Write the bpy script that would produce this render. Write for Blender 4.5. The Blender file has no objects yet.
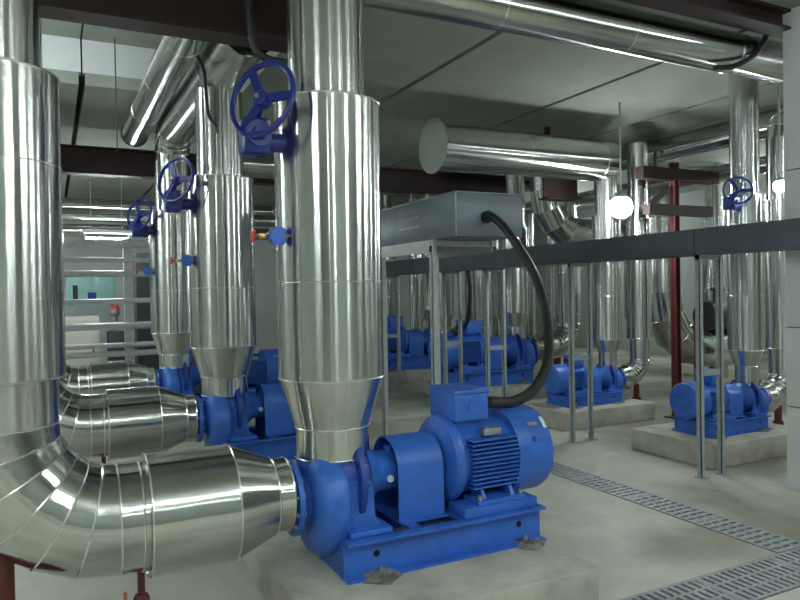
import bpy, bmesh, math, random
from mathutils import Vector, Matrix
random.seed(7)
S = bpy.context.scene
COL = S.collection
PI = math.pi

# ------------------------------------------------------------------ camera
def make_camera():
    yaw, pitch, roll = math.radians(26.8), math.radians(-0.75), math.radians(1.0)
    F0 = Vector((math.sin(yaw), math.cos(yaw), 0)); R0 = Vector((math.cos(yaw), -math.sin(yaw), 0)); Z = Vector((0, 0, 1))
    F = F0*math.cos(pitch) + Z*math.sin(pitch); U1 = Z*math.cos(pitch) - F0*math.sin(pitch)
    R = R0*math.cos(roll) - U1*math.sin(roll); U = U1*math.cos(roll) + R0*math.sin(roll)
    cd = bpy.data.cameras.new('camera'); cd.sensor_width = 36; cd.lens = 36*690/800; cd.clip_start = .05
    o = bpy.data.objects.new('camera', cd); COL.objects.link(o)
    m = Matrix((R, U, -F)).transposed().to_4x4(); m.translation = Vector((0, 0, 1.55)); o.matrix_world = m
    S.camera = o
make_camera()
w = bpy.data.worlds.new('world'); S.world = w; w.use_nodes = True
w.node_tree.nodes['Background'].inputs[0].default_value = (.75, .8, .8, 1)
w.node_tree.nodes['Background'].inputs[1].default_value = .05
S.view_settings.view_transform = 'Standard'; S.view_settings.look = 'None'
S.view_settings.exposure = 1.05; S.view_settings.gamma = 1.0; S.view_settings.use_curve_mapping = False
TUBE = 95.0      # strength of the fluorescent tubes

# ------------------------------------------------------------------ materials
M = {}
def mat(name, col, rough=.5, metal=0, aniso=0, tangent=None, var=None, bump=None, scale=6, spec=None, emit=None):
    m = bpy.data.materials.new(name); m.use_nodes = True; nt = m.node_tree; N = nt.nodes; L = nt.links
    b = N['Principled BSDF']
    b.inputs['Base Color'].default_value = (*col, 1); b.inputs['Roughness'].default_value = rough; b.inputs['Metallic'].default_value = metal
    if spec is not None: b.inputs['Specular IOR Level'].default_value = spec
    tc = N.new('ShaderNodeTexCoord')
    if aniso:
        b.inputs['Anisotropic'].default_value = aniso; b.inputs['Anisotropic Rotation'].default_value = .25
        t = N.new('ShaderNodeTangent'); t.direction_type = 'RADIAL'; t.axis = tangent; L.new(t.outputs[0], b.inputs['Tangent'])
    if var:
        n = N.new('ShaderNodeTexNoise'); n.inputs['Scale'].default_value = scale; n.inputs['Detail'].default_value = 6; n.inputs['Roughness'].default_value = .65
        L.new(tc.outputs['Object'], n.inputs['Vector'])
        r = N.new('ShaderNodeValToRGB'); r.color_ramp.elements[0].position = .32; r.color_ramp.elements[1].position = .68
        r.color_ramp.elements[0].color = (*[c*(1-var) for c in col], 1); r.color_ramp.elements[1].color = (*[min(1, c*(1+var)) for c in col], 1)
        L.new(n.outputs['Fac'], r.inputs[0]); L.new(r.outputs[0], b.inputs['Base Color'])
    if bump:
        st, sc, strg = bump   # stretch vector, scale, strength
        mp = N.new('ShaderNodeMapping'); mp.inputs['Scale'].default_value = st
        L.new(tc.outputs['Object'], mp.inputs['Vector'])
        n2 = N.new('ShaderNodeTexNoise'); n2.inputs['Scale'].default_value = sc; n2.inputs['Detail'].default_value = 3
        L.new(mp.outputs[0], n2.inputs['Vector'])
        bp = N.new('ShaderNodeBump'); bp.inputs['Strength'].default_value = strg; bp.inputs['Distance'].default_value = .02
        L.new(n2.outputs['Fac'], bp.inputs['Height']); L.new(bp.outputs[0], b.inputs['Normal'])
    if emit:
        b.inputs['Emission Color'].default_value = (*emit[0], 1); b.inputs['Emission Strength'].default_value = emit[1]
    M[name] = m; return m
CL = (.56, .57, .545)
for ax, st in (('Z', (1, 1, .25)), ('X', (.25, 1, 1)), ('Y', (1, .25, 1))):
    mat('clad'+ax, CL, .175, 1, 1.0, ax, var=.08, bump=(st, 7, .07), scale=5)
mat('clad', CL, .12, 1, var=.06, bump=((1, 1, 1), 7, .10), scale=5)
mat('seam', (.88, .88, .85), .25, 1)
mat('blue', (.034, .135, .53), .38, var=.16, scale=9, bump=((1, 1, 1), 60, .05))
mat('blue_dark', (.012, .05, .30), .45, var=.2, scale=9)
mat('wheel_blue', (.016, .028, .21), .35, var=.1)
mat('red_beam', (.022, .007, .006), .55, var=.3, scale=5)
mat('red_paint', (.10, .018, .014), .5, var=.25, scale=8)
mat('copper', (.45, .16, .08), .35, .8)
mat('red_handle', (.5, .04, .03), .4)
mat('black', (.012, .012, .013), .5, var=.3)
mat('rubber', (.02, .021, .022), .45, var=.2)
mat('hole_shade', (.004, .004, .004), .9)
mat('tray', (.085, .10, .115), .5, .25, var=.12, scale=4)
mat('box_grey', (.17, .20, .225), .42, .4, var=.12, scale=4)
mat('galv', (.55, .58, .57), .42, .3, var=.12, scale=14)
mat('galv_dull', (.36, .40, .39), .5, .3, var=.15, scale=14)
mat('grate', (.36, .38, .38), .5, .5, var=.2, scale=12)
mat('conc_floor', (.49, .475, .395), .5, var=.16, scale=1.6, bump=((1, 1, 1), 30, .06))
mat('conc_plinth', (.42, .40, .335), .75, var=.25, scale=3.5, bump=((1, 1, 1), 25, .15))
mat('channel', (.05, .05, .045), .9, var=.3)
mat('ceil', (.30, .32, .275), .85, var=.10, scale=1.5, bump=((1, 1, 1), 40, .05))
mat('ceil_gap', (.03, .03, .028), .9)
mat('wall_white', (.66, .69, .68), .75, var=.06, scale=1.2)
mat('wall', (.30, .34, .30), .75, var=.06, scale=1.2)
mat('column', (.66, .68, .67), .7, var=.06, scale=3)
mat('grout', (.18, .17, .15), .9, var=.5, scale=20)
mat('plate', (.38, .38, .36), .4, .6)
mat('white_paint', (.75, .77, .75), .4)
mat('brass', (.55, .40, .16), .3, 1)
mat('teal', (.38, .66, .62), .5, var=.06)
mat('beige', (.62, .60, .52), .5, var=.05)
mat('dark_grey', (.035, .04, .042), .6, var=.2)
mat('disc', (.34, .37, .32), .6, .3, var=.08)  # ceiling reflection on the aluminium disc put into a grey-green base colour
mat('lamp', (1, 1, 1), .5, emit=((.87, .97, 1.0), TUBE))
mat('globe', (1, 1, 1), .5, emit=((.87, .97, 1.0), TUBE*.55))
# floor: concrete with damp stains
def floor_material():
    m = M['conc_floor']; nt = m.node_tree; N = nt.nodes; L = nt.links; b = N['Principled BSDF']
    tc = N.new('ShaderNodeTexCoord'); n = N.new('ShaderNodeTexNoise'); n.inputs['Scale'].default_value = .55; n.inputs['Detail'].default_value = 5
    L.new(tc.outputs['Object'], n.inputs['Vector'])
    sx = N.new('ShaderNodeSeparateXYZ'); L.new(tc.outputs['Object'], sx.inputs[0])
    # stains lie beyond the drain, where the right-hand pumps drip
    mr = N.new('ShaderNodeMapRange'); mr.inputs[1].default_value = 3.9; mr.inputs[2].default_value = 5.2; mr.inputs[3].default_value = 0; mr.inputs[4].default_value = .13
    L.new(sx.outputs[0], mr.inputs[0])
    ad = N.new('ShaderNodeMath'); ad.operation = 'ADD'; L.new(n.outputs['Fac'], ad.inputs[0]); L.new(mr.outputs[0], ad.inputs[1])
    r = N.new('ShaderNodeValToRGB'); r.color_ramp.elements[0].position = .52; r.color_ramp.elements[1].position = .64
    L.new(ad.outputs[0], r.inputs[0])
    src = b.inputs['Base Color'].links[0].from_socket
    mx = N.new('ShaderNodeMix'); mx.data_type = 'RGBA'; mx.blend_type = 'MULTIPLY'
    L.new(r.outputs[0], mx.inputs['Factor']); L.new(src, mx.inputs['A']); mx.inputs['B'].default_value = (.50, .49, .43, 1)
    L.new(mx.outputs['Result'], b.inputs['Base Color'])
floor_material()

# ------------------------------------------------------------------ mesh helpers
def frame(axis):
    a = Vector(axis).normalized(); t = Vector((0, 0, 1)) if abs(a.z) < .9 else Vector((1, 0, 0))
    u = t.cross(a).normalized(); return a, u, a.cross(u)
class MB:
    def __init__(s): s.v = []; s.f = []
    def add(s, vs, fs):
        o = len(s.v); s.v += [tuple(v) for v in vs]; s.f += [tuple(i+o for i in f) for f in fs]; return s
    def box(s, x0, x1, y0, y1, z0, z1):
        return s.add([(x, y, z) for x in (x0, x1) for y in (y0, y1) for z in (z0, z1)],
                     [(0, 1, 3, 2), (4, 6, 7, 5), (0, 4, 5, 1), (2, 3, 7, 6), (0, 2, 6, 4), (1, 5, 7, 3)])
    def cbox(s, x0, x1, y0, y1, z0, z1, c=.01):      # box with chamfered edges along x, y, z
        vs = []; fs = []
        bm = bmesh.new(); bmesh.ops.create_cube(bm, size=1)
        for v in bm.verts: v.co = Vector(((x0+x1)/2+v.co.x*(x1-x0), (y0+y1)/2+v.co.y*(y1-y0), (z0+z1)/2+v.co.z*(z1-z0)))
        bmesh.ops.bevel(bm, geom=list(bm.edges), offset=c, segments=2, affect='EDGES', profile=.5)
        bm.verts.index_update()
        s.add([v.co[:] for v in bm.verts], [[v.index for v in f.verts] for f in bm.faces]); bm.free(); return s
    def bar(s, p0, p1, w, h, up=(0, 0, 1)):
        p0 = Vector(p0); p1 = Vector(p1); a = (p1-p0).normalized(); u = Vector(up)
        if abs(a.dot(u)) > .95: u = Vector((1, 0, 0))
        r = a.cross(u).normalized(); u = r.cross(a)
        vs = [p+r*x*w/2+u*y*h/2 for p in (p0, p1) for x, y in ((-1, -1), (1, -1), (1, 1), (-1, 1))]
        return s.add(vs, [(0, 1, 2, 3), (7, 6, 5, 4), (0, 4, 5, 1), (1, 5, 6, 2), (2, 6, 7, 3), (3, 7, 4, 0)])
    def lathe(s, prof, org=(0, 0, 0), axis=(0, 0, 1), n=40, cap=True):   # prof: (t, r)
        a, u, w_ = frame(axis); o = Vector(org); vs = []; fs = []
        for t, r in prof:
            for k in range(n):
                th = 2*PI*k/n; vs.append(o+a*t+(u*math.cos(th)+w_*math.sin(th))*r)
        for i in range(len(prof)-1):
            for k in range(n):
                k2 = (k+1) % n; fs.append((i*n+k, i*n+k2, (i+1)*n+k2, (i+1)*n+k))
        if cap:
            if prof[0][1] > 1e-6: fs.append(tuple(range(n))[::-1])
            if prof[-1][1] > 1e-6: fs.append(tuple((len(prof)-1)*n+k for k in range(n)))
        return s.add(vs, fs)
    def cyl(s, p0, p1, r0, r1=None, n=24, cap=True):
        p0 = Vector(p0); d = Vector(p1)-p0
        return s.lathe([(0, r0), (d.length, r0 if r1 is None else r1)], p0, d, n, cap)
    def tube(s, pts, r, n=10, closed=False, cap=True):
        pts = [Vector(p) for p in pts]; m = len(pts); rr = r if isinstance(r, (list, tuple)) else [r]*m
        vs = []; fs = []; pu = None
        for i, p in enumerate(pts):
            if closed: t = pts[(i+1) % m]-pts[i-1]
            else: t = pts[min(i+1, m-1)]-pts[max(i-1, 0)]
            t.normalize()
            if pu is None:
                _, pu, _ = frame(t)
            u = (pu-t*pu.dot(t)).normalized(); pu = u; w_ = t.cross(u)
            for k in range(n):
                th = 2*PI*k/n; vs.append(p+(u*math.cos(th)+w_*math.sin(th))*rr[i])
        for i in range(m if closed else m-1):
            j = (i+1) % m
            for k in range(n):
                k2 = (k+1) % n; fs.append((i*n+k, i*n+k2, j*n+k2, j*n+k))
        if cap and not closed: fs.append(tuple(range(n))[::-1]); fs.append(tuple((m-1)*n+k for k in range(n)))
        return s.add(vs, fs)
    def ring(s, c, axis, R, r, n=32, m=8):
        a, u, w_ = frame(axis); c = Vector(c)
        return s.tube([c+(u*math.cos(2*PI*k/n)+w_*math.sin(2*PI*k/n))*R for k in range(n)], r, m, closed=True)
    def prism(s, poly, axis, t0, t1):     # poly in the plane across axis 'X': (y,z); 'Y': (x,z); 'Z': (x,y)
        def P(a, b, t): return {'X': (t, a, b), 'Y': (a, t, b), 'Z': (a, b, t)}[axis]
        n = len(poly); vs = [P(a, b, t0) for a, b in poly]+[P(a, b, t1) for a, b in poly]
        return s.add(vs, [tuple(range(n))[::-1], tuple(range(n, 2*n))]+[(k, (k+1) % n, n+(k+1) % n, n+k) for k in range(n)])
    def mesh(s, name, material, ang=32):
        me = bpy.data.meshes.new(name); me.from_pydata(s.v, [], s.f)
        bm = bmesh.new(); bm.from_mesh(me); bmesh.ops.recalc_face_normals(bm, faces=bm.faces); bm.to_mesh(me); bm.free()
        for p in me.polygons: p.use_smooth = True
        me.set_sharp_from_angle(angle=math.radians(ang))
        me.materials.append(M[material]); return me
    def build(s, name, material, parent=None, loc=(0, 0, 0), ang=32):
        return put(s.mesh(name, material, ang), name, parent, loc)
def put(me, name, parent=None, loc=(0, 0, 0), rot=None):
    o = bpy.data.objects.new(name, me); COL.objects.link(o); o.location = loc
    if rot: o.rotation_euler = rot
    if parent: o.parent = parent
    return o
def tag(o, label=None, cat=None, group=None, kind=None):
    if label: o['label'] = label
    if cat: o['category'] = cat
    if group: o['group'] = group
    if kind: o['kind'] = kind
    return o
def thing(name, label, cat, loc=(0, 0, 0), rz=0, group=None, kind=None):
    o = bpy.data.objects.new(name, None); COL.objects.link(o); o.location = loc; o.rotation_euler = (0, 0, rz); o.empty_display_size = .1
    return tag(o, label, cat, group, kind)
def struct(name, label, cat):
    return thing(name, label, cat, kind='structure')
def dup(root, loc, label, rz=None, scale=None):
    def rec(o, par):
        c = o.copy(); COL.objects.link(c); c.parent = par
        for ch in kids.get(o.name, []): rec(ch, c)
        return c
    kids = {}
    for o in list(bpy.data.objects):
        if o.parent: kids.setdefault(o.parent.name, []).append(o)
    c = rec(root, None); c.location = loc; c['label'] = label
    if rz is not None: c.rotation_euler = (0, 0, rz)
    if scale: c.scale = (scale,)*3
    return c
def arc(c, u, v, R, a0, a1, n):
    c = Vector(c); u = Vector(u); v = Vector(v)
    return [c+u*R*math.cos(a0+(a1-a0)*k/n)+v*R*math.sin(a0+(a1-a0)*k/n) for k in range(n+1)]
def bez(p, n=24):
    p = [Vector(q) for q in p]; out = []       # Catmull-Rom through the points
    q = [p[0]*2-p[1]]+p+[p[-1]*2-p[-2]]
    for i in range(1, len(q)-2):
        for k in range(n):
            t = k/n; a, b, c, d = q[i-1:i+3]
            out.append(.5*((2*b)+(c-a)*t+(2*a-5*b+4*c-d)*t*t+(3*b-a-3*c+d)*t**3))
    return out+[p[-1]]

# ------------------------------------------------------------------ the room
XW, XE, YS, YN, ZC = -4.5, 12.5, -4.5, 16.5, 3.6
GX0, GX1 = 3.70, 3.985         # drain along the aisle (runs in y)
GY0, GY1 = 2.22, 2.56          # drain across (runs in x)
GXA, GXB, GYB = 1.2, 7.0, 6.4  # extents
fl = MB()
for x0, x1, y0, y1 in ((XW, GXA, YS, YN), (GXA, GXB, YS, GY0), (GXB, XE, YS, YN), (GXA, GX0, GY1, YN), (GX1, GXB, GY1, YN), (GX0, GX1, GYB, YN)):
    fl.box(x0, x1, y0, y1, -.25, 0)
fo = tag(fl.build('floor', 'conc_floor'), 'pale worn concrete floor with damp stains and drain channels', 'floor', kind='structure')
MB().box(GXA, GXB, GY0, GY1, -.25, -.16).box(GX0, GX1, GY1, GYB, -.25, -.16).build('drain_bed', 'channel', fo)
# ceiling of concrete slabs with open joints, a raised bay over the left-hand row
ce = struct('ceiling', 'grey concrete slab ceiling with open joints and a raised bay', 'ceiling')
GX = [XW, -2.9, -1.3, .31, 1.75, 3.24, 5.03, 6.6, 8.3, 10.2, XE]
RY0, RY1 = 4.75, 7.36
for i in range(len(GX)-1):
    a, b = GX[i]+.03, GX[i+1]-.03
    spans = [(YS, RY0), (RY1, YN)] if GX[i+1] < 1.8 else [(YS, YN)]
    for y0, y1 in spans: MB().box(a, b, y0, y1, ZC, ZC+.12).build('ceiling_slab', 'ceil', ce)
    if GX[i+1] < 1.8:
        a, b = GX[i]+.008, GX[i+1]-.008
        MB().box(a, b, RY1, RY1+.1, ZC+.12, 4.04).build('bay_face', 'wall_white', ce)
        MB().box(a, b, RY0-.1, RY1+.1, 4.04, 4.16).build('bay_slab', 'ceil', ce)
        MB().box(a, b, RY0-.1, RY0, ZC+.12, 4.04).build('bay_face', 'ceil', ce)
MB().box(1.75, 1.85, RY0-.1, RY1+.1, ZC+.12, 4.04).build('bay_face', 'ceil', ce)
MB().box(XW-.2, XE+.2, YS-.2, YN+.2, 4.18, 4.3).build('ceiling_backing', 'ceil_gap', ce)
MB().box(XW, XE, YS, RY0-.12, ZC+.121, ZC+.16).box(XW, XE, RY1+.12, YN, ZC+.121, ZC+.16).box(1.86, XE, RY0-.12, RY1+.12, ZC+.121, ZC+.16).build('joint_backing', 'ceil_gap', ce)
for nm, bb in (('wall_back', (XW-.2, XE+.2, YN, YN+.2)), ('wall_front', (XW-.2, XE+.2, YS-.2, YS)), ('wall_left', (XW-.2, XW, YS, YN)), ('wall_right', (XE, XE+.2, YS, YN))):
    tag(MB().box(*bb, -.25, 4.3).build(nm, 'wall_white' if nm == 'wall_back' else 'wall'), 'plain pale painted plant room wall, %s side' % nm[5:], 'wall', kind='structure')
# pale column at the right end of the small-pump row
co = thing('column', 'pale grey square column beside the cable tray', 'column', (5.2, 3.1, 0), kind='structure')
for z0, z1 in ((0, .62), (.63, 1.22), (1.23, 2.4), (2.41, 3.6)):
    MB().cbox(-.24, .3, -.3, .25, z0, z1, .006).build('column_block', 'column', co)
MB().box(-.225, .285, -.285, .235, 0, 3.6).build('column_core', 'grout', co)

# ------------------------------------------------------------------ insulated pipework
def shell(z0, z1, r, rin=None):          # clad sleeve with flat closed ends
    rin = r*.6 if rin is None else rin
    return [(z0, rin), (z0, r), (z1, r), (z1, rin)]
def seam(parent, c, axis, R, r=.0045):
    return MB().ring(c, axis, R, r, 40, 6).build('seam_band', 'seam', parent)
def lap(parent, x, y, z0, z1):           # lengthwise lap of the sheet
    return MB().bar((x, y, z0), (x, y, z1), .012, .004, (1, 0, 0)).build('lap_seam', 'seam', parent)

def riser(label, loc, r_neck, r_sl, r_up, z_neck, z_c0, z_c1, z_top, z_end, seam_z=(), group='discharge risers', n=56, elbow=None):
    t = thing('discharge_riser', label, 'pipe', (*loc, z_neck), 0, group)
    B = z_neck
    MB().lathe(shell(0, z_c0-B, r_neck), n=n).build('neck', 'cladZ', t)
    MB().lathe([(z_c0-B, r_neck*1.02), (z_c1-B, r_sl)], n=n, cap=False).build('cone', 'cladZ', t)
    MB().lathe(shell(z_c1-B, z_top-B, r_sl), n=n).build('sleeve', 'cladZ', t)
    MB().lathe([(z_top-B-.02, r_up), (z_end-B, r_up)], n=n).build('upper_pipe', 'cladZ', t)
    seam(t, (0, 0, 0.004), (0, 0, 1), r_neck); seam(t, (0, 0, z_c0-B), (0, 0, 1), r_neck*1.02); seam(t, (0, 0, z_c1-B), (0, 0, 1), r_sl); seam(t, (0, 0, z_top-B), (0, 0, 1), r_sl)
    for z in seam_z: seam(t, (0, 0, z-B), (0, 0, 1), r_sl, .003)
    th = 4.35
    lap(t, r_sl*math.cos(th), r_sl*math.sin(th), z_c1-B+.01, z_top-B-.01)
    lap(t, r_up*math.cos(th+.4), r_up*math.sin(th+.4), z_top-B, z_end-B)
    return t
def gore_elbow(t, c, u, v, R, r, k, a0=0, a1=PI/2, matn='clad', n=48):
    c = Vector(c); u = Vector(u); v = Vector(v); w_ = u.cross(v).normalized()
    for i in range(k):
        mb = MB(); vs = []; ctr = []
        for a in (a0+(a1-a0)*i/k, a0+(a1-a0)*(i+1)/k):
            d = u*math.cos(a)+v*math.sin(a); p = c+d*R; ctr.append((p, d))
            vs += [p+(d*math.cos(2*PI*q/n)+w_*math.sin(2*PI*q/n))*r for q in range(n)]
        mb.add(vs, [(q, (q+1) % n, n+(q+1) % n, n+q) for q in range(n)])
        g = mb.build('elbow_gore', matn, t)
        p, d = ctr[1]; tang = d.cross(w_)
        seam(g, p, tang, r*1.002, .0045)
def suction(label, loc, sgn, off, zc, r_el, r_sl, r_up, Rb, z_sl0, z_sl1, z_end, hs, red, group='suction pipes'):
    # vertical drop at x = off from the pump, gored elbow, horizontal run along sgn*x into the pump eye
    t = thing('suction_pipe', label, 'pipe', (*loc, 0), 0, group)
    # local frame: pump volute at x=0, vertical pipe at x=-off ; mirrored by sgn
    X = lambda x: sgn*x
    xv = X(-off)
    MB().lathe(shell(z_sl0, z_sl1, r_sl), (xv, 0, 0), n=56).build('sleeve', 'cladZ', t)
    MB().lathe([(z_sl1-.02, r_up), (z_end, r_up)], (xv, 0, 0), n=56).build('upper_pipe', 'cladZ', t)
    MB().lathe([(zc+Rb, r_el), (z_sl0+.02, r_el)], (xv, 0, 0), n=56).build('lower_pipe', 'cladZ', t)
    seam(t, (xv, 0, z_sl0), (0, 0, 1), r_sl); seam(t, (xv, 0, z_sl1), (0, 0, 1), r_sl); seam(t, (xv, 0, (z_sl0+z_sl1)/2+.25), (0, 0, 1), r_sl, .003); seam(t, (xv, 0, zc+Rb), (0, 0, 1), r_el)
    gore_elbow(t, (xv+X(Rb), 0, zc+Rb), (X(-1), 0, 0), (0, 0, -1), Rb, r_el, 6)
    x0 = -off+Rb; h0, h1, h2, h3, rn = hs      # end of elbow pipe / sleeve end / reducer end / neck end, neck radius
    ax = (X(1), 0, 0)
    MB().lathe([(0, r_el), (h0-x0+.02, r_el)], (X(x0), 0, zc), ax, n=56).build('elbow_tail', 'cladX', t)
    MB().lathe(shell(0, h1-h0, r_sl), (X(h0), 0, zc), ax, n=56).build('horizontal_sleeve', 'cladX', t)
    MB().lathe([(0, r_sl), (h2-h1, rn*1.06)], (X(h1), 0, zc), ax, n=56, cap=False).build('reducer', 'cladX', t)
    MB().lathe(shell(0, h3-h2, rn), (X(h2), 0, zc), ax, n=56).build('neck', 'cladX', t)
    for x, r in ((x0+.09, r_el), (h0, r_sl), (h1, r_sl), (h2, rn*1.06), (h3, rn)): seam(t, (X(x), 0, zc), ax, r)
    return t

# left-hand row
LX, LY, PZ = 1.26, (3.28, 5.73, 8.2), .19
AX = .42
where = ('with dents next to the blue motor in front', 'just behind the front one, under a blue handwheel', 'deepest of its row, below the red beam')
for i, y in enumerate(LY):
    riser(('Wide polished foil-clad discharge riser standing on the front pump', 'Foil-clad discharge riser standing on the middle pump of the wide row', 'Foil-clad discharge riser on the pump nearest the steel pipe rack')[i],
          (LX, y), .185, .265, .19, .725, .88, 1.125, 2.49, (3.598, 3.2, 3.05)[i], (1.60,))
    suction(('Big mirror-bright suction pipe bending into the front pump', 'Mirror-bright suction pipe bending into the middle pump of the wide row', 'Mirror-bright suction pipe bending into the pump nearest the pipe rack')[i],
            (LX, y), 1, 1.48, PZ+AX-.045, .24, .27, .20, .46, 1.22, 2.46, 3.598 if i != 1 else 4.0, (-.90, -.53, -.33, -.255, .175), True)

# ------------------------------------------------------------------ pumps
def make_pump(label, loc):
    t = thing('pump', label, 'pump', loc, 0, 'blue end-suction pumps')
    XA, XB, W, H = -.06, 1.09, .27, .185
    # base frame of channels, flanges outward
    for s in (-1, 1):
        y = s*W
        rl = MB().box(XA, XB, min(y, y-s*.012), max(y, y-s*.012), 0, H).box(XA, XB, min(y, y+s*.055), max(y, y+s*.055), 0, .014).box(XA, XB, min(y-s*.012, y+s*.055), max(y-s*.012, y+s*.055), H-.014, H).build('base_channel', 'blue', t)
        for x in (XA+.17, XB-.14):
            MB().cyl((x, y-s*.006, .10), (x, y+s*.0015, .10), .017, n=16).build('bolt_hole', 'hole_shade', rl)  # flat dark disc, painted as the shade inside the hole
        for x in (XA+.18, XB-.12):
            MB().cyl((x, y+s*.028, .014), (x, y+s*.028, .05), .008, n=8).cyl((x, y+s*.028, .014), (x, y+s*.028, .03), .018, n=6).build('anchor_bolt', 'plate', t)
            g = MB()
            g.lathe([(0, .10), (.012, .085), (.02, .05), (.022, 0)], (x, y+s*.03, 0), n=14)
            g.v = [(vx+random.uniform(-.022, .022), vy+random.uniform(-.022, .022), vz*random.uniform(.5, 1.5)) for vx, vy, vz in g.v]
            g.build('grout_pad', 'grout', t)
    for x0, x1 in ((XA, XA+.012), (XB-.012, XB)): MB().box(x0, x1, -W+.012, W-.012, 0.0, H-.002).build('end_plate', 'blue', t)
    for x0, x1 in ((XA+.012, .02), (.16, .22), (.30, .36), (.58, .64), (1.0, XB-.012)): MB().box(x0, x1, -W+.012, W-.012, H-.016, H+.001).build('cross_plate', 'blue', t)
    for s in (-1, 1):
        MB().cbox(.60, 1.06, min(s*.12, s*.29), max(s*.12, s*.29), H+.001, H+.052, .004).build('motor_rail', 'blue', t)
        MB().cbox(-.02, .20, min(s*.10, s*.27), max(s*.10, s*.27), H+.001, H+.03, .004).build('pump_foot_pad', 'blue', t)
    # volute: spiral casing round the shaft (x axis)
    VX = -.075; VZ = AX-.105; vo = MB(); n, m = 48, 20; vs = []; fs = []
    for k in range(n+1):
        th = 2*PI*k/n; f = k/n                       # the spiral grows towards the outlet
        R = .165+.022*f; rt = .078+.02*f
        d = Vector((0, math.sin(th+.25), math.cos(th+.25)))
        c = Vector((VX, 0, VZ))+d*R
        vs += [c+d*math.cos(2*PI*q/m)*rt*1.05+Vector((math.copysign(abs(math.sin(2*PI*q/m))**.7, math.sin(2*PI*q/m))*rt*.98, 0, 0)) for q in range(m)]
    for k in range(n):
        for q in range(m): fs.append((k*m+q, k*m+(q+1) % m, (k+1)*m+(q+1) % m, (k+1)*m+q))
    vo.add(vs, fs)
    vo.lathe([(-.085, .16), (-.06, .19), (.05, .19), (.07, .16)], (VX, 0, VZ), (1, 0, 0))
    vo.lathe([(0, .15), (.07, .145), (.09, .145)], (VX*.35, 0, AX), (0, 0, 1))
    vb = vo.build('volute', 'blue', t, ang=50)
    MB().lathe([(0, .172), (.03, .172)], (VX*.2, 0, AX+.083), (0, 0, 1)).build('outlet_flange', 'blue', t)
    MB().lathe([(0, .15), (.035, .115), (.075, .105), (.075, .18), (.10, .18)], (VX-.06, 0, VZ+.03), (-1, 0, 0)).build('inlet_flange', 'blue', t)
    bo = MB()
    for k in range(12):
        a = 2*PI*(k+.5)/12; bo.cyl((VX-.172, math.cos(a)*.155, VZ+.03+math.sin(a)*.155), (VX-.125, math.cos(a)*.155, VZ+.03+math.sin(a)*.155), .010, n=6)
    bo.build('inlet_bolts', 'plate', t)['kind'] = 'stuff'
    MB().cyl((VX, -.26, VZ-.02), (VX, -.225, VZ-.02), .02, n=8).build('drain_plug', 'blue', vb)
    # back cover and bearing bracket
    MB().lathe([(-.02, .20), (.05, .20), (.055, .245), (.085, .245), (.085, .19), (.13, .19)], (0, 0, AX), (1, 0, 0)).build('cover_plate', 'blue_dark', t)
    bo = MB()
    for k in range(12):
        a = 2*PI*k/12; bo.cyl((.08, math.cos(a)*.213, AX+math.sin(a)*.213), (.105, math.cos(a)*.213, AX+math.sin(a)*.213), .012, n=6)
    bo.build('cover_bolts', 'blue_dark', t)['kind'] = 'stuff'
    br = MB().lathe([(.125, .20), (.15, .175), (.20, .12), (.23, .105), (.40, .10), (.42, .085), (.48, .085)], (0, 0, AX), (1, 0, 0)).build('bearing_housing', 'blue', t)
    MB().cyl((.31, 0, AX+.09), (.31, 0, AX+.125), .022, n=12).build('oil_plug', 'blue', br)
    MB().cyl((.27, -.112, AX-.02), (.27, -.09, AX-.02), .018, n=14).build('sight_glass', 'white_paint', br)
    for s in (-1, 1):
        MB().prism([(-.01, H+.03), (.17, H+.03), (.14, H+.07), (.13, AX-.03), (.12, AX+.02), (-.0, AX+.02), (.02, H+.08)], 'Y', min(s*.17, s*.20), max(s*.17, s*.20)).build('pump_foot', 'blue', t)
    # inverted-U coupling guard
    def uprof(wd, top, base, nn=12):
        return [(-wd, base)]+[(-wd*math.cos(PI*k/nn), top-wd+wd*math.sin(PI*k/nn)) for k in range(nn+1)]+[(wd, base)]
    o_ = uprof(.16, AX+.175, H+.001); i_ = uprof(.154, AX+.169, H+.001)
    g = MB(); nn = len(o_); x0, x1 = .29, .555
    g.add([(x, y, z) for x in (x0, x1) for y, z in o_]+[(x, y, z) for x in (x0, x1) for y, z in i_],
          [(k, k+1, nn+k+1, nn+k) for k in range(nn-1)]+[(2*nn+k, 3*nn+k, 3*nn+k+1, 2*nn+k+1) for k in range(nn-1)]
          + [(k, 2*nn+k, 2*nn+k+1, k+1) for k in range(nn-1)]+[(nn+k, nn+k+1, 3*nn+k+1, 3*nn+k) for k in range(nn-1)]
          + [(0, nn, 3*nn, 2*nn), (nn-1, 3*nn-1, 4*nn-1, 2*nn-1)])
    gd = g.build('coupling_guard', 'blue', t)
    for yy in (-.2, .157): MB().box(.285, .56, yy, yy+.043, H+.001, H+.007).build('guard_flange', 'blue', gd)
    MB().lathe([(.42, .10), (.47, .10), (.47, .07), (.50, .07), (.50, .10), (.56, .10), (.56, .04), (.62, .04)], (0, 0, AX), (1, 0, 0)).build('coupling', 'dark_grey', t)
    # motor
    MB().lathe([(.57, .10), (.58, .17), (.60, .225), (.615, .235), (.65, .235), (.665, .215), (.70, .205)], (0, 0, AX+.02), (1, 0, 0)).build('end_bell', 'blue', t)
    mo = MB().lathe([(.70, .20), (1.07, .20)], (0, 0, AX+.02), (1, 0, 0)).build('motor_body', 'blue', t)
    for s in (-1, 1):
        for k in range(12):
            z = AX+.02-.125+k*.0225; yy = math.sqrt(.2**2-(z-AX-.02)**2); a = s*(yy-.01); b = s*.238
            MB().box(.69, .982, min(a, b), max(a, b), z-.0035, z+.0035).build('cooling_fin', 'blue', mo)
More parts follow.
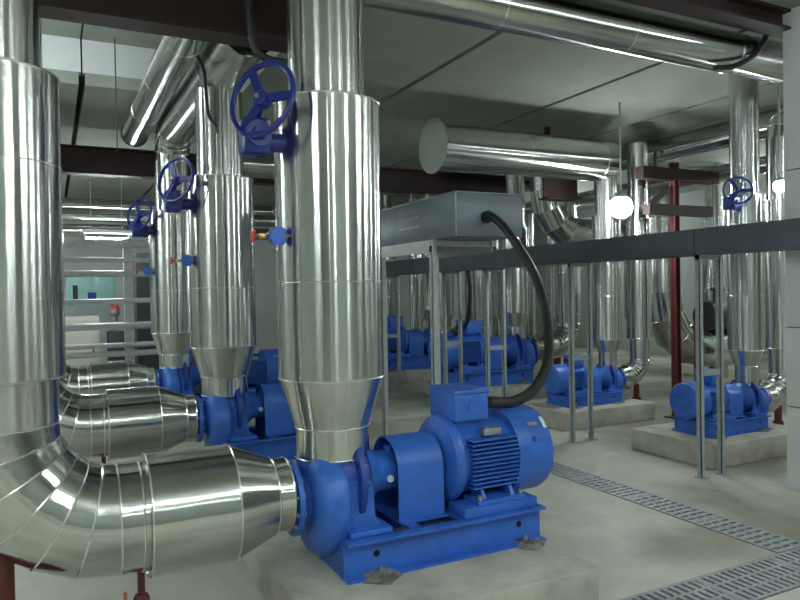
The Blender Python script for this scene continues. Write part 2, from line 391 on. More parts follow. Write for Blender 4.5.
    MB().lathe([(.985, .20), (.99, .241), (1.20, .241), (1.225, .23), (1.245, .20), (1.25, .12), (1.25, 0)], (0, 0, AX+.02), (1, 0, 0), n=48, cap=False).build('fan_cover', 'blue', t)
    MB().cyl((1.10, -.225, AX+.10), (1.10, -.22, AX+.125), .012, n=10).build('cover_screw', 'blue_dark', t)
    a = 1.05
    def surf(th, r): return (math.cos(th)*-1*r, math.sin(th)*r)
    def patch(x0, x1, th0, th1, r, nm, mt):
        p = MB(); vs = []
        for th in (th0, (th0+th1)/2, th1):
            for x in (x0, x1):
                vs.append((x, -math.cos(th)*r, AX+.02+math.sin(th)*r))
        vs2 = [(x, y*.97, (z-AX-.02)*.97+AX+.02) for x, y, z in vs]
        p.add(vs+vs2, [(0, 1, 3, 2), (2, 3, 5, 4), (6, 8, 9, 7), (8, 10, 11, 9), (0, 2, 8, 6), (2, 4, 10, 8), (1, 7, 9, 3), (3, 9, 11, 5), (0, 6, 7, 1), (4, 5, 11, 10)])
        return p.build(nm, mt, t)
    patch(1.185, 1.205, .62, .92, .2445, 'sticker', 'white_paint')
    patch(1.09, 1.15, .72, .80, .2445, 'warning_label', 'plate')
    MB().cbox(.79, .90, -.195, -.145, AX+.155, AX+.195, .004).build('nameplate', 'plate', t)
    for x in (.74, .92):
        for s in (-1, 1):
            MB().prism([(s*.13, H+.052), (s*.26, H+.052), (s*.20, AX-.08), (s*.13, AX-.10)], 'X', x, x+.022).build('foot_gusset', 'blue', t)
    for s in (-1, 1):
        MB().box(.70, 1.0, min(s*.12, s*.27), max(s*.12, s*.27), H+.052, H+.072).build('motor_foot', 'blue', t)
        for x in (.72, .98): MB().cyl((x, s*.25, H+.072), (x, s*.25, H+.095), .014, n=6).build('foot_bolt', 'plate', t)
    MB().cbox(.67, .83, -.09, .09, AX+.17, AX+.25, .008).build('box_neck', 'blue', t)
    tb = MB().cbox(.645, .855, -.14, .14, AX+.235, AX+.38, .008).build('terminal_box', 'blue', t)
    MB().cbox(.637, .863, -.148, .148, AX+.38, AX+.402, .006).build('box_lid', 'blue', tb)
    MB().cyl((.855, -.05, AX+.31), (.863, -.05, AX+.31), .055, n=20).build('cable_plate', 'blue', tb)
    MB().cyl((.863, -.05, AX+.31), (.895, -.05, AX+.31), .036, n=14).build('gland', 'black', tb)
    MB().cyl((.76, -.146, AX+.31), (.76, -.138, AX+.31), .035, n=20).build('round_badge', 'blue', tb)
    return t
p1 = make_pump('Large bright blue pump and finned motor, black cable rising from its terminal box', (LX, LY[0], PZ))
dup(p1, (LX, LY[1], PZ), 'Large blue pump partly hidden behind the front riser, middle of the wide row')
dup(p1, (LX, LY[2], PZ), 'Large blue pump under the riser nearest the steel pipe rack')
RX = 5.93; RY = (4.40, 6.25); RS = .70
dup(p1, (RX, RY[0], .20), 'Small blue pump on a raised plinth beside the pale column', PI, RS)
dup(p1, (RX, RY[1], .20), 'Small blue pump under the cable tray, next beyond the one by the column', PI, RS)
R3 = ((6.2, 8.43), (6.2, 10.9))
dup(p1, (*R3[0], .19), 'Large dark blue pump beyond the tray posts with a thin black cable', PI, 1.12)
dup(p1, (*R3[1], .19), 'Large blue pump seen through the galvanized box stand', PI, 1.12)
# plinths
def plinth(label, x0, x1, y0, y1, h):
    tag(MB().cbox(x0, x1, y0, y1, 0, h, .012).build('concrete_plinth', 'conc_plinth'), label, 'plinth', 'concrete pump plinths')
for k, y in enumerate(LY): plinth(('Low concrete plinth under the front blue pump', 'Low concrete plinth under the middle pump of the wide row', 'Low concrete plinth under the pump nearest the pipe rack')[k], .93, 2.36, y-.72, y+.62, PZ)
for k, y in enumerate(RY): plinth(('Stained concrete plinth under the small pump beside the pale column', 'Stained concrete plinth under the second small pump')[k], 4.93, 6.25, y-.42, y+.5, .2)
for k, (x, y) in enumerate(R3): plinth(('Concrete plinth under the large dark blue pump beyond the tray', 'Concrete plinth under the pump seen through the box stand')[k], 4.95, 6.5, y-.6, y+.6, .19)

# right-hand risers and suction pipes
rz = .20+RS*(AX-.045)
for k, y in enumerate(RY):
    riser(('Slim foil-clad riser beside the pale column', 'Slim foil-clad riser on the second small pump')[k], (RX, y), .105, .165, .13, .20+RS*.535, .78, .93, 2.4, (3.598, 3.12)[k], (1.45,))
    suction(('Slim foil-clad suction pipe beside the pale column', 'Slim foil-clad suction pipe of the second small pump')[k], (RX, y), -1, .52, rz, .115, .15, .12, .20, .92, 2.38, (2.9, 3.3)[k], (-.29, -.26, -.20, -.175, .11), False)
for k, (x, y) in enumerate(R3):
    riser(('Foil-clad riser on the large dark blue pump beyond the tray', 'Foil-clad riser on the pump seen through the box stand')[k], (x, y), .16, .2, .15, .79, 1.0, 1.2, 2.45, 3.598, (1.6,))
    suction(('Foil-clad suction pipe of the large dark blue pump beyond the tray', 'Foil-clad suction pipe of the pump seen through the box stand')[k], (x, y), -1, 1.0, .66, .19, .21, .16, .34, 1.15, 2.45, 3.3, (-.60, -.45, -.34, -.28, .16), False)

# ------------------------------------------------------------------ handwheel valves and gauges
def valve(label, loc, s=1.0, ang=0.0):
    # gearbox on a stub that leaves the riser towards -x; wheel faces the aisle
    t = thing('valve', label, 'valve', loc, 0, 'gearbox valves with handwheels'); t.scale = (s,)*3
    MB().cyl((.02, 0, -.17), (.20, 0, -.17), .045, n=20).lathe([(0, .075), (.03, .075)], (.0, 0, -.17), (1, 0, 0)).build('stub', 'wheel_blue', t)
    MB().cbox(-.085, .04, -.08, .06, -.24, -.07, .02).build('gearbox', 'wheel_blue', t)
    MB().lathe([(0, .06), (.03, .06), (.03, .035), (.06, .03)], (-.02, -.08, -.15), (0, -1, 0)).build('gear_cover', 'wheel_blue', t)
    dr = Vector((-math.sin(ang), -math.cos(ang), .22)).normalized()
    c = Vector((-.01, -.12, 0))
    MB().cyl(Vector((-.02, -.02, -.07)), c+dr*.0, .028, .02, n=14).build('stem', 'wheel_blue', t)
    a, u, v = frame(dr)
    wh = MB().ring(c, dr, .175, .014, 40, 10).build('handwheel', 'wheel_blue', t)
    for k in range(3):
        th = PI/2+.5+k*2*PI/3; d = u*math.cos(th)+v*math.sin(th)
        MB().bar(c+d*.02, c+d*.172, .04, .014, dr).build('spoke', 'wheel_blue', wh)
    MB().lathe([(-.03, .038), (.02, .038), (.03, .028)], c, dr, 20).build('hub', 'wheel_blue', wh)
    MB().cyl(c+dr*.03, c+dr*.042, .012, n=6).build('hub_nut', 'plate', wh)
    MB().cbox(.015, .035, -.105, -.085, -.15, -.09, .003).build('position_pointer', 'plate', t)
    return t
for k, y in enumerate(LY):
    valve(('Blue handwheel gear valve on the front riser', 'Blue handwheel gear valve on the middle riser', 'Blue handwheel gear valve on the riser nearest the rack')[k], (LX-.37, y-.05, 2.44), 1.0, .95)
for k, y in enumerate(RY[:1]):
    valve(('Small blue handwheel valve on the slim riser beside the column', 'Small blue handwheel valve on the second slim riser')[k], (RX-.27, y-.05, 2.42), .72, .7)

def gauge(label, loc):
    t = thing('pressure_gauge', label, 'gauge', loc, 0, 'small blue gauges on the risers'); t.scale = (.82,)*3
    MB().cyl((-.13, 0, 0), (.09, 0, 0), .008, n=10).build('stem', 'copper', t)
    MB().lathe([(-.022, .05), (-.018, .056), (.018, .056), (.022, .05)], (0, -.02, 0), (0, -1, 0), 28).build('case', 'blue', t)
    MB().lathe([(0, .046), (.003, .046)], (0, -.042, 0), (0, -1, 0), 28).build('face', 'blue', t)
    MB().cyl((-.03, -.03, 0), (.085, -.05, .002), .007, n=8).build('needle_valve_pipe', 'copper', t)
    MB().cbox(-.105, -.07, -.016, .016, -.016, .016, .004).build('cock_body', 'brass', t)
    MB().cbox(-.155, -.13, -.02, .012, -.035, .035, .006).build('cock_handle', 'red_handle', t)
    return t
for k, y in enumerate(LY):
    gauge(('Blue pressure gauge with red cock on the front riser', 'Blue pressure gauge with red cock on the middle riser', 'Blue pressure gauge with red cock on the riser nearest the rack')[k], (LX-.295, y-.08, 1.82))

# ------------------------------------------------------------------ red steelwork
def beam(name, label, p0, p1, h, w_=.2, cat='beam', group='dark red steel beams'):
    p0 = Vector(p0); p1 = Vector(p1); t = thing(name, label, cat, p0, 0, group)
    d = p1-p0; dz = Vector((0, 0, 1))
    MB().bar(dz*(h-.01), d+dz*(h-.01), w_, .02).build('top_flange', 'red_beam', t)
    MB().bar(dz*.01, d+dz*.01, w_, .02).build('bottom_flange', 'red_beam', t)
    MB().bar(dz*h/2, d+dz*h/2, .02, h-.04).build('web', 'red_beam', t)
    return t
beam('steel_beam', 'Heavy dark red beam under the raised ceiling bay', (-3.5, 4.5, 3.20), (1.9, 4.5, 3.20), .36)
beam('steel_beam', 'Dark red beam across the room above the pipe rack', (-3, 9.4, 3.06), (7.0, 9.4, 3.06), .34)
beam('steel_beam', 'Dark red beam above the long top pipe', (2.9, 3.36, 3.45), (5.2, 3.36, 3.45), .148, .16)
t = beam('steel_beam', 'Short dark red hung beam end beside the curved pipe', (5.6, 7.0, 2.68), (6.15, 7.0, 2.68), .40)
MB().box(.05, .10, -.03, .03, .40, ZC-2.68).build('hanger', 'red_beam', t)

def red_leg(label, x, y, z1, r=.045):
    t = thing('pipe_support', label, 'support', (x, y, 0), 0, 'red pipe supports')
    MB().cyl((0, 0, .015), (0, 0, z1), r, n=18).build('post', 'red_paint', t)
    MB().lathe([(0, r*2.2), (.015, r*2.2)], n=20).build('foot_plate', 'red_paint', t)
    MB().lathe([(.12, r*1.55), (.20, r*1.55)], n=6).build('adjusting_nut', 'red_paint', t)
    return t
for k, y in enumerate(LY): red_leg(('Dark red support post under the front suction elbow', 'Dark red support post under the middle suction elbow', 'Dark red support post under the rear suction elbow')[k], LX-1.48+.0, y, .53, .06)
for k, y in enumerate(RY): red_leg(('Red support post under the slim suction elbow beside the column', 'Red support post under the second slim suction elbow')[k], RX+.46, y, .36, .035)
def drain(label, x, y, z1):
    t = thing('drain_valve', label, 'valve', (x, y, 0), 0, 'red drain cocks below the suction pipes')
    MB().cyl((0, 0, .02), (0, 0, z1), .016, n=12).build('pipe', 'red_paint', t)
    MB().lathe([(.13, .028), (.15, .036), (.20, .036), (.22, .028)], n=8).cyl((-.055, 0, .175), (0, 0, .175), .018, n=10).build('cock_body', 'red_paint', t)
    MB().cbox(-.075, -.06, -.012, .012, .12, .24, .003).build('lever', 'copper', t)
for k, y in enumerate(LY): drain(('Thin red drain cock below the front suction pipe', 'Thin red drain cock below the middle suction pipe', 'Thin red drain cock below the rear suction pipe')[k], LX-.93, y-.02, .40)
# red column with cross arms behind the small pumps
t = thing('steel_column', 'Slender red steel column with cross arms behind the small pumps', 'column', (6.55, 5.78, 0))
MB().box(-.04, .04, -.006, .006, 0, 3.0).box(-.04, -.03, -.04, .04, 0, 3.0).box(.03, .04, -.04, .04, 0, 3.0).build('post', 'red_paint', t)
MB().box(-.55, .7, -.06, .06, 2.78, 2.92).build('cross_arm', 'red_beam', t)
MB().box(-.45, .6, -.05, .05, 2.38, 2.50).build('lower_arm', 'red_beam', t)
MB().bar((-.40, 0, 2.5), (-.1, 0, 2.68), .05, .05).build('brace', 'red_beam', t)
MB().box(-.1, .1, -.1, .1, 0, .015).build('foot_plate', 'red_paint', t)
red_leg('Stout red post with a collar between the tray posts and the elbow', 7.3, 6.1, 1.1, .05)

# ------------------------------------------------------------------ overhead pipework
def simple_pipe(name, label, pts, r, base=None, matn='clad', group='overhead foil-clad pipes', seams=(), n=40, Rf=1.7, rods=()):
    pts = [Vector(p) for p in pts]; o = base or pts[0]; o = Vector(o)
    t = thing(name, label, 'pipe', o, 0, group)
    R = r*Rf; segs = []; cur = pts[0]
    for i in range(1, len(pts)):
        a, b = pts[i-1], pts[i]; d = (b-a).normalized(); end = b
        if i < len(pts)-1:
            e = (pts[i+1]-b).normalized(); end = b-d*R
        ax = 'Z' if abs(d.z) > .9 else ('X' if abs(d.x) > abs(d.y) else 'Y')
        L = (end-cur).length
        MB().lathe([(0, r), (L, r)], cur-o, d, n).build('straight', matn+ax if matn == 'clad' else matn, t)
        for s_ in range(1, int(L/1.1)+1): seam(t, cur-o+d*(s_*1.1), d, r*1.003, .004)
        if i < len(pts)-1:
            c = end+e*R; u = -e; v = d
            if matn == 'clad': gore_elbow(t, c-o, u, v, R, r, 4, n=n)
            else: MB().tube(arc(c-o, u, v, R, 0, PI/2, 10), r, n).build('elbow', matn, t)
            cur = b+e*R
    for q in rods:
        q = Vector(q)
        MB().cyl(q-o, Vector((q.x, q.y, ZC+.01))-o, .008, n=8).build('hanger_rod', 'galv_dull', t)
        MB().bar(q-o+Vector((-.03, 0, 0)), q-o+Vector((.03, 0, 0)), .04, .02).build('hanger_clip', 'galv_dull', t)
    return t
# header over the left-hand row, joined by the middle and rear risers
simple_pipe('header_pipe', 'Foil-clad header joining the middle and rear risers under the raised bay', [(LX, 8.2, 3.02), (LX, 8.2, 3.38), (LX, 4.75, 3.38)], .19)
hp = simple_pipe('header_pipe', 'Foil-clad header with a dark end cap beside the raised bay', [(.90, 8.5, 3.42), (.90, 4.75, 3.42)], .14)
MB().lathe([(0, .151), (.03, .151), (.03, .02)], (0, 0, 0), (0, 1, 0)).build('pipe_cap', 'dark_grey', hp)
# long pipe along the top right
simple_pipe('long_pipe', 'Long polished pipe running under the ceiling beyond the front riser', [(1.5, 3.70, 3.385), (9.5, 3.70, 3.385)], .155)
# capped header feeding the second small riser
t = simple_pipe('capped_header', 'Thick foil-clad header closed by an end disc painted with grey-green ceiling reflection', [(3.58, 6.25, 3.05), (5.95, 6.25, 3.05)], .24)
MB().lathe([(-.02, .285), (0, .285)], (0, 0, 0), (1, 0, 0), 48).build('end_disc', 'disc', t)
simple_pipe('branch_pipe', 'Foil-clad branch with a bend behind the front riser', [(1.9, 8.0, 3.06), (3.4, 8.0, 3.06)], .15, rods=[(2.2, 8.0, 3.2), (3.2, 8.0, 3.2)])
# pipes along the right-hand row
simple_pipe('long_pipe', 'Foil-clad pipe above the slim suction pipes', [(7.2, 4.3, 3.32), (7.2, 13.0, 3.32)], .13)
simple_pipe('long_pipe', 'Thin foil-clad pipe just below the ceiling behind the slim risers', [(7.5, 4.3, 3.48), (7.5, 13.0, 3.48)], .10)
simple_pipe('long_pipe', 'Foil-clad pipe running beneath the others behind the slim risers', [(7.47, 4.3, 2.95), (7.47, 13.0, 2.95)], .10)
simple_pipe('bent_pipe', 'Foil-clad pipe arching over beside the pale column', [(6.45, 4.40, 2.9), (6.45, 4.40, 3.2), (7.1, 4.40, 3.2)], .12)
# big swan-neck elbow behind the small pumps
simple_pipe('swan_neck', 'Big bright elbow pipe turning to the floor run behind the red column', [(7.85, 7.2, 3.59), (7.85, 7.2, .60), (10.6, 7.2, .60)], .27, base=(7.85, 7.2, .60), Rf=3.2)
t = thing('vessel', 'Black drum lying on the big elbow pipe', 'vessel', (8.85, 7.2, .87))
MB().lathe([(0, .16), (.02, .22), (.62, .22), (.64, .16)], (-.1, 0, .22), (1, 0, 0)).build('shell', 'dark_grey', t)
MB().cyl((.2, 0, .42), (.2, 0, .62), .06).build('nozzle', 'dark_grey', t)
MB().lathe([(.6, .1), (.64, .1)], (.2, 0, 0)).build('flange', 'dark_grey', t)
# curved drop seen between box and slim riser
simple_pipe('bent_pipe', 'Thick pale pipe curving down behind the short red beam end', [(6.2, 7.7, 3.59), (6.2, 7.7, 2.32), (8.5, 7.7, 2.32)], .22, Rf=2.6)
# far rows of clad pipes
far = [(8.6, 9.0), (9.0, 10.9), (9.0, 12.6), (8.4, 14.2), (7.3, 13.6), (6.5, 13.4), (5.5, 13.6), (9.4, 6.2), (10.2, 8.2), (9.9, 5.3), (10.8, 6.6), (10.4, 10.2)]
names = ['behind the curved pale pipe', 'near the far lamp', 'far behind the dark blue pump', 'against the back wall', 'deep behind the tray posts', 'beyond the farthest pump', 'far behind the box stand', 'beside the big bright elbow', 'behind the black drum', 'behind the pale column riser', 'in the far corner by the lamp', 'farthest behind the slim riser']
for (x, y), nm in zip(far, names):
    t = thing('clad_column_pipe', 'Upright foil-clad pipe '+nm, 'pipe', (x, y, 0), 0, 'upright clad pipes at the far side')
    rr = random.uniform(.15, .22)
    MB().lathe(shell(.95, 2.4, rr), n=36).build('sleeve', 'cladZ', t)
    MB().lathe([(.55, rr*.62), (.80, rr*.62), (.95, rr)], n=36, cap=False).build('cone', 'cladZ', t)
    MB().lathe([(2.38, rr*.72), (3.6, rr*.72)], n=36).build('upper_pipe', 'cladZ', t)
    MB().lathe([(0, rr*.8), (.02, rr*.8), (.02, rr*.5), (.55, rr*.5)], n=24).build('foot', 'red_paint', t)
    seam(t, (0, 0, 1.5), (0, 0, 1), rr)

bank = [(6.4, 12.0), (7.05, 12.3), (7.72, 11.9), (8.0, 12.5), (8.5, 11.7), (8.35, 12.9), (9.3, 13.4), (9.75, 12.0), (10.1, 13.1), (9.6, 9.3), (10.0, 7.9), (8.9, 5.6), (9.3, 4.9)]
def bank_pipe(x, y, rr, zt):
    t = thing('slim_pipe', 'Slim foil-clad upright pipe in the far bank behind the pumps', 'pipe', (x, y, 0), 0, 'slim upright pipes in the far bank')
    MB().lathe([(0, rr), (zt, rr)], n=24).build('lower_pipe', 'cladZ', t)
    MB().lathe([(zt, rr*.75), (3.598, rr*.75)], n=24).build('upper_pipe', 'cladZ', t)
    seam(t, (0, 0, 1.5), (0, 0, 1), rr); seam(t, (0, 0, zt), (0, 0, 1), rr)
for x, y in bank: bank_pipe(x, y, random.uniform(.07, .13), random.choice((2.4, 2.0, 2.5)))

# ------------------------------------------------------------------ cable tray, supports, junction box
TX0, TX1 = 4.64, 4.92
t = thing('cable_tray', 'Long dark grey cable tray crossing the room on thin posts', 'cable tray', (TX0, 1.5, 1.80))
for a, b in ((1.5, 3.9), (3.905, 6.3), (6.305, 8.7), (8.705, 11.5)):
    s = MB().box(0, TX1-TX0, a-1.5, b-1.5, 0, .012).box(0, .012, a-1.5, b-1.5, .012, .20).box(TX1-TX0-.012, TX1-TX0, a-1.5, b-1.5, .012, .20).build('tray_section', 'tray', t)
    MB().box(-.004, TX1-TX0+.004, a-1.5, b-1.5, .20, .208).build('lid', 'tray', s)
for k, y in enumerate((3.86, 5.40, 6.9, 7.9, 9.75)):
    t = thing('tray_support', ('Galvanized H-frame tray support in front of the small pump plinth', 'Galvanized H-frame tray support in front of the second small pump', 'Galvanized H-frame tray support in front of the large dark blue pump', 'Galvanized H-frame tray support seen beside the box stand post', 'Galvanized H-frame tray support farthest along the tray')[k], 'support', (0, y, 0), 0, 'tray supports')
    for x in (TX0+.02, TX1-.02):
        p = MB().box(x-.02, x+.02, -.003, .003, .008, 1.80).box(x-.02, x-.014, -.003, .04, .008, 1.80).build('post', 'galv_dull', t)
        MB().box(x-.04, x+.04, -.04, .05, 0, .008).build('foot_plate', 'galv_dull', p)
    MB().box(TX0+.045, TX1-.045, -.003, .003, .82, .87).build('cross_bar', 'galv_dull', t)
    MB().box(TX0, TX1, 0.003, .04, 1.76, 1.80).build('top_bar', 'galv_dull', t)
# junction box on its stand
BX0, BX1, BY0, BY1, BZ0, BZ1 = 2.75, 3.36, 4.47, 6.2, 1.96, 2.29
t = thing('junction_box', 'Grey steel cable box under the red beam with a black conduit in its end', 'box', (BX0, BY0, BZ0))
MB().cbox(0, BX1-BX0, 0, BY1-BY0, 0, BZ1-BZ0, .004).build('body', 'box_grey', t)
MB().box(-.006, BX1-BX0+.006, -.006, BY1-BY0+.006, BZ1-BZ0, BZ1-BZ0+.012).build('lid', 'box_grey', t)
MB().box(-.004, 0, 0, .012, 0, BZ1-BZ0).build('corner_seam', 'galv_dull', t)
for z in (.12, .20):
    for k in range(5): MB().box(-.003, 0, .62+k*.075, .66+k*.075, z, z+.012).build('louvre', 'galv_dull', t)
MB().cyl((.27, -.03, .15), (.27, 0, .15), .05, n=16).build('gland', 'black', t)
t = thing('box_stand', 'Pale galvanized angle-steel stand under the grey cable box', 'stand', (BX0, 4.86, 0))
for x, y in ((0, 0), (0, .95), (BX1-BX0-.04, .95)):
    if 1:
        p = MB().box(x, x+.045, y, y+.005, .008, 1.91).box(x, x+.005, y, y+.045, .008, 1.91).build('post', 'galv', t)
        MB().box(x-.03, x+.075, y-.03, y+.075, 0, .008).build('foot_plate', 'galv', p)
for x in (0, BX1-BX0-.04): MB().box(x, x+.045, -.02, 1.02, 1.915, 1.96).box(x, x+.006, -.02, 1.02, 1.86, 1.915).build('side_rail', 'galv', t)
for y in (0, .95): MB().box(.045, BX1-BX0-.04, y, y+.045, 1.91, 1.955).build('cross_rail', 'galv', t)
for y in (0, .95): MB().box(.045, BX1-BX0-.04, y, y+.005, .34, .38).build('low_tie', 'galv', t)

# cables
def cable(name, label, pts, r, matn='rubber', group='black cables', rings=True):
    P = bez(pts, 14); o = P[0]
    # corrugated conduit: alternate radius
    if rings:
        D = []; acc = 0
        Q = []
        for a, b in zip(P[:-1], P[1:]):
            n = max(1, int((b-a).length/.012))
            Q += [a+(b-a)*k/n for k in range(n)]
        Q.append(P[-1]); rr = [r*(1.0 if k % 2 else .90) for k in range(len(Q))]
        m = MB().tube([q-o for q in Q], rr, 10)
    else: m = MB().tube([q-o for q in P], r, 8)
    return tag(m.build(name, matn, None, o, ang=80), label, 'cable', group)
gx, gy, gz = LX+.893, LY[0]-.05, PZ+AX+.31
cable('conduit', 'Thick black conduit looping from the front motor up to the grey box', [(gx, gy, gz), (gx+.06, gy, gz-.005), (2.36, 3.24, .905), (2.55, 3.31, .945), (2.75, 3.43, 1.07), (2.89, 3.58, 1.25), (2.98, 3.73, 1.44), (3.03, 3.9, 1.65), (3.05, 4.08, 1.83), (3.04, 4.25, 2.0), (3.02, 4.38, 2.10), (3.02, 4.44, 2.11)], .033)
cable('conduit', 'Thin black conduit dropping from the tray to the large dark blue motor', [(4.80, 7.55, 1.82), (4.86, 7.6, 1.5), (5.0, 7.9, 1.12), (5.03, 8.2, .95), (5.06, 8.35, .94)], .03)
cable('cable', 'Black cable hanging from the raised bay beside the middle riser', [(1.0, 5.35, 3.40), (1.06, 5.32, 3.25), (1.07, 5.3, 3.1), (1.10, 5.35, 2.92), (1.18, 5.45, 2.86)], .014, rings=False)
cable('cable', 'Black cable looping below the heavy red beam to the front riser', [(1.16, 4.36, 3.6), (1.165, 4.36, 3.35), (1.19, 4.36, 3.14), (1.27, 4.36, 3.06), (1.42, 4.36, 3.05)], .028, rings=False)
cable('pipe_hanger', 'Black strap hooked round the long top pipe', [(5.05, 3.50, 3.602), (5.03, 3.52, 3.52), (4.98, 3.522, 3.43), (4.86, 3.525, 3.31), (4.70, 3.57, 3.225), (4.55, 3.62, 3.208)], .022, rings=False)
MB().cyl((.60, 7.2, 2.95), (.60, 7.2, 4.05), .006, n=8).build('hanger_wire', 'dark_grey', ce)
cable('cable', 'Black conduit hook beside the red cross arm', [(6.2, 5.74, 2.85), (6.2, 5.74, 3.05), (6.25, 5.74, 3.12), (6.33, 5.74, 3.10)], .02, rings=False)

# ------------------------------------------------------------------ drain gratings with real slots
def grate_mesh(w_, l_, rows, cols):
    # plate of bars: strips across with slots between, 'cols' slots along l_ and 'rows' across w_
    m = MB(); t0, t1 = -.03, 0.004; e = .018
    rh = (w_-e*(rows+1))/rows
    for r in range(rows+1): m.box(0, l_, r*(rh+e), r*(rh+e)+e, t0, t1)
    p = l_/cols
    for r in range(rows):
        y0 = e+r*(rh+e)
        for c in range(cols): m.box(c*p, c*p+p*.56, y0, y0+rh, t0+.004, t1-.0005)
        m.box(l_-p*.3, l_, y0, y0+rh, t0+.004, t1-.0007)
    return m
gm = grate_mesh(GY1-GY0-.02, .598, 3, 12).mesh('drain_grate', 'grate')
xs = [GXA+.6*k for k in range(int((GXB-GXA)/.6))]
for k, x in enumerate(xs):
    o = put(gm, 'drain_grate', None, (x, GY0+.01, 0)); tag(o, 'Grey slotted drain cover in the strip that crosses towards the column', 'grate', 'slotted drain covers in the cross strip')
gm2 = grate_mesh(GX1-GX0-.02, .598, 3, 10).mesh('drain_grate', 'grate')
k = 0
while GY1+.6*(k+1) < GYB+.01:
    o = put(gm2, 'drain_grate', None, (GX1-.01, GY1+.6*k+.001, 0), (0, 0, PI/2)); tag(o, 'Grey slotted drain cover in the strip along the aisle', 'grate', 'slotted drain covers in the aisle strip'); k += 1

# ------------------------------------------------------------------ far left: pipe rack and cabinets
t = thing('pipe_rack', 'Galvanized rack of level pipes between steel posts, deep in the room', 'rack', (.98, 10.5, 0))
for x in (-2.2, 0, .55): MB().box(x-.06, x+.06, -.06, .06, 0, 2.36).build('post', 'galv', t)
for z, r in ((2.28, .06), (2.05, .035), (1.86, .045), (1.48, .035), (1.13, .05), (.86, .035), (.74, .04)):
    MB().cyl((-2.6, -.1, z), (1.2, -.1, z), r, n=16).build('rail_pipe', 'galv', t)
tag(MB().box(1.16, 2.2, 11.2, 11.9, 0, 2.2).build('cabinet_body', 'dark_grey'), 'Dark tall cabinet behind the pipe rack', 'cabinet')
for nm, z, y in (('Upper', 2.95, 11.6), ('Middle', 2.75, 11.2), ('Lower', 2.58, 11.8)):
    simple_pipe('level_pipe', nm+' level pipe of those above the pipe rack', [(-4.3, y, z), (3.4, y, z)], .10, group='level pipes above the rack')
t = thing('panel_cabinet', 'Mint green wall panel glimpsed through the pipe rack', 'cabinet', (.7, 13.6, 1.40))
MB().cbox(-.45, .35, -.12, .12, 0, .55, .01).build('body', 'teal', t)
MB().cbox(-.40, -.06, -.135, -.12, .04, .51, .004).build('door', 'teal', t); MB().cbox(-.03, .31, -.135, -.12, .04, .51, .004).build('door', 'teal', t)
MB().box(-.12, .02, -.14, -.134, .10, .22).build('meter', 'blue_dark', t)
MB().box(-.36, -.28, -.14, -.134, .10, .35).build('switch_block', 'dark_grey', t)
for x in (-.40, .25): MB().box(x, x+.06, -.05, .05, -1.40, 0).build('leg', 'galv_dull', t)
t = thing('floor_cabinet', 'Cream floor cabinet glimpsed low through the pipe rack', 'cabinet', (.42, 12.7, 0))
MB().cbox(-.35, .28, -.25, .25, .06, 1.22, .01).build('body', 'beige', t)
MB().cbox(-.32, .25, -.262, -.25, .10, 1.17, .004).build('door', 'beige', t)
MB().box(-.3, .23, -.2, .2, 0, .06).build('plinth', 'dark_grey', t)
MB().box(.17, .19, -.28, -.262, .6, .75).build('handle', 'dark_grey', t)
t = thing('machine', 'Small dark machine with a red cap beside the cream cabinet', 'machine', (.95, 12.6, 0))
MB().cbox(-.12, .14, -.15, .15, 0, .95, .01).build('body', 'dark_grey', t)
MB().lathe([(.95, .05), (1.2, .05), (1.25, .09), (1.32, .09)], n=16).build('spindle', 'plate', t)
MB().lathe([(1.32, .08), (1.40, .06)], n=16).build('cap', 'red_handle', t)

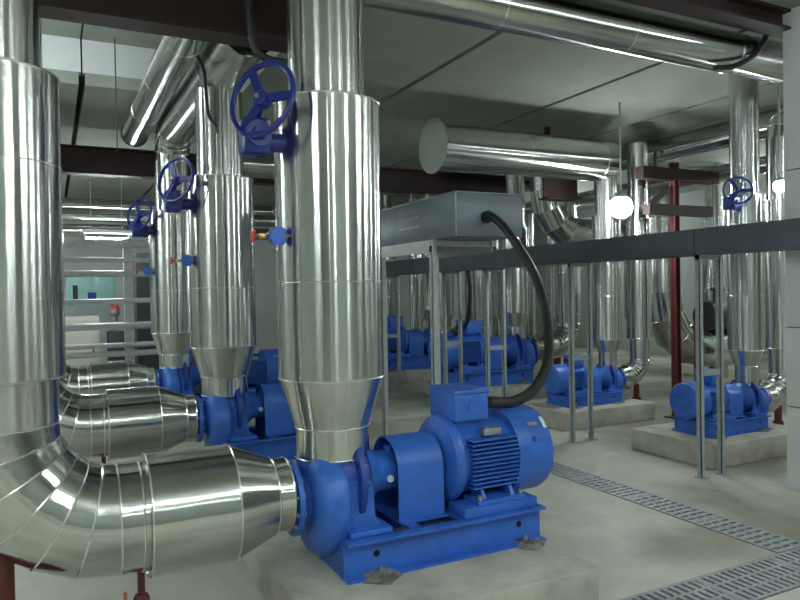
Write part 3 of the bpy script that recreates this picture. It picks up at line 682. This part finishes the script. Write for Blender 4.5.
# ------------------------------------------------------------------ lamps
def batten(label, x, y, z, along='x', l_=1.2):
    t = thing('tube_lamp', label, 'lamp', (x, y, z), 0 if along == 'x' else PI/2, 'hanging tube lamps')
    MB().cbox(-l_/2-.03, l_/2+.03, -.035, .035, .03, .085, .006).build('housing', 'white_paint', t)
    for s in (-1, 1):
        MB().cyl((s*l_/2-.02*s, 0, -.05), (s*l_/2+.01*s, 0, -.05), .022, n=12).box(s*l_/2-.012, s*l_/2+.012, -.015, .015, -.045, .035).build('socket', 'white_paint', t)
        MB().cyl((s*l_*.35, 0, .085), (s*l_*.35, 0, max(ZC-z, .19)), .005, n=6).build('hanger_rod', 'galv_dull', t)
    MB().cyl((-l_/2+.02, 0, -.05), (l_/2-.02, 0, -.05), .019, n=12).build('tube', 'lamp', t)
def globe(label, x, y, z, r=.1):
    t = thing('globe_lamp', label, 'lamp', (x, y, z), 0, 'hanging globe lamps')
    MB().lathe([(r*math.cos(PI*(1-k/12)), max(1e-4, r*math.sin(PI*(1-k/12)))) for k in range(13)], n=24, cap=False).build('bulb', 'globe', t)
    MB().lathe([(r*.8, r*.55), (r*1.25, r*.5), (r*1.4, .02)], n=20).build('socket', 'dark_grey', t)
    MB().cyl((0, 0, r*1.3), (0, 0, ZC-z), .01, n=8).build('hanger_rod', 'galv_dull', t)
for x, y, where in ((-1.6, .4, 'over the floor before the front suction pipe'), (.6, -.8, 'straight over the cross drain end'), (2.6, -.6, 'over the open floor before the cross drain'), (4.6, .2, 'over the start of the cable tray'), (-2.6, 3.4, 'beside the front suction pipe'),
                    (.4, -3.0, 'near the front wall, left of the pair'), (3.4, -3.0, 'near the front wall, right of the pair'), (7.0, .8, 'before the pale column'), (-2.8, 7.0, 'beside the raised bay'), (9.4, 2.4, 'near the right wall'), (-2.2, 10.5, 'beside the pipe rack'), (-1.8, 13.4, 'beside the mint green wall panel, added fill for the back wall'), (10.9, 12.0, 'in the far right corner, added fill behind the pipes'), (10.7, 5.3, 'by the right wall behind the slim risers, added unseen fill'), (11.1, 7.5, 'by the right wall beyond the black drum, added hidden fill')):  # mint-panel, far-corner and behind-riser/drum tubes are added fill, kept out of sight
    batten('Bare fluorescent tube lamp hung '+where, x, y, 3.05, 'y')
batten('Added fill tube lamp hung high inside the raised ceiling bay', -.8, 6.0, 3.85, 'y')  # added out of view to brighten the pale bay face
batten('Glaring tube lamp above the steel pipe rack', .75, 11.0, 2.44, 'x', .6)
globe('Glaring globe lamp between the slim risers', 5.68, 5.75, 2.44, .125)
globe('Glaring globe lamp beside the pale column', 5.98, 4.08, 2.45, .055)
globe('Far globe lamp seen past the curved pale pipe', 9.1, 10.4, 2.53, .08)
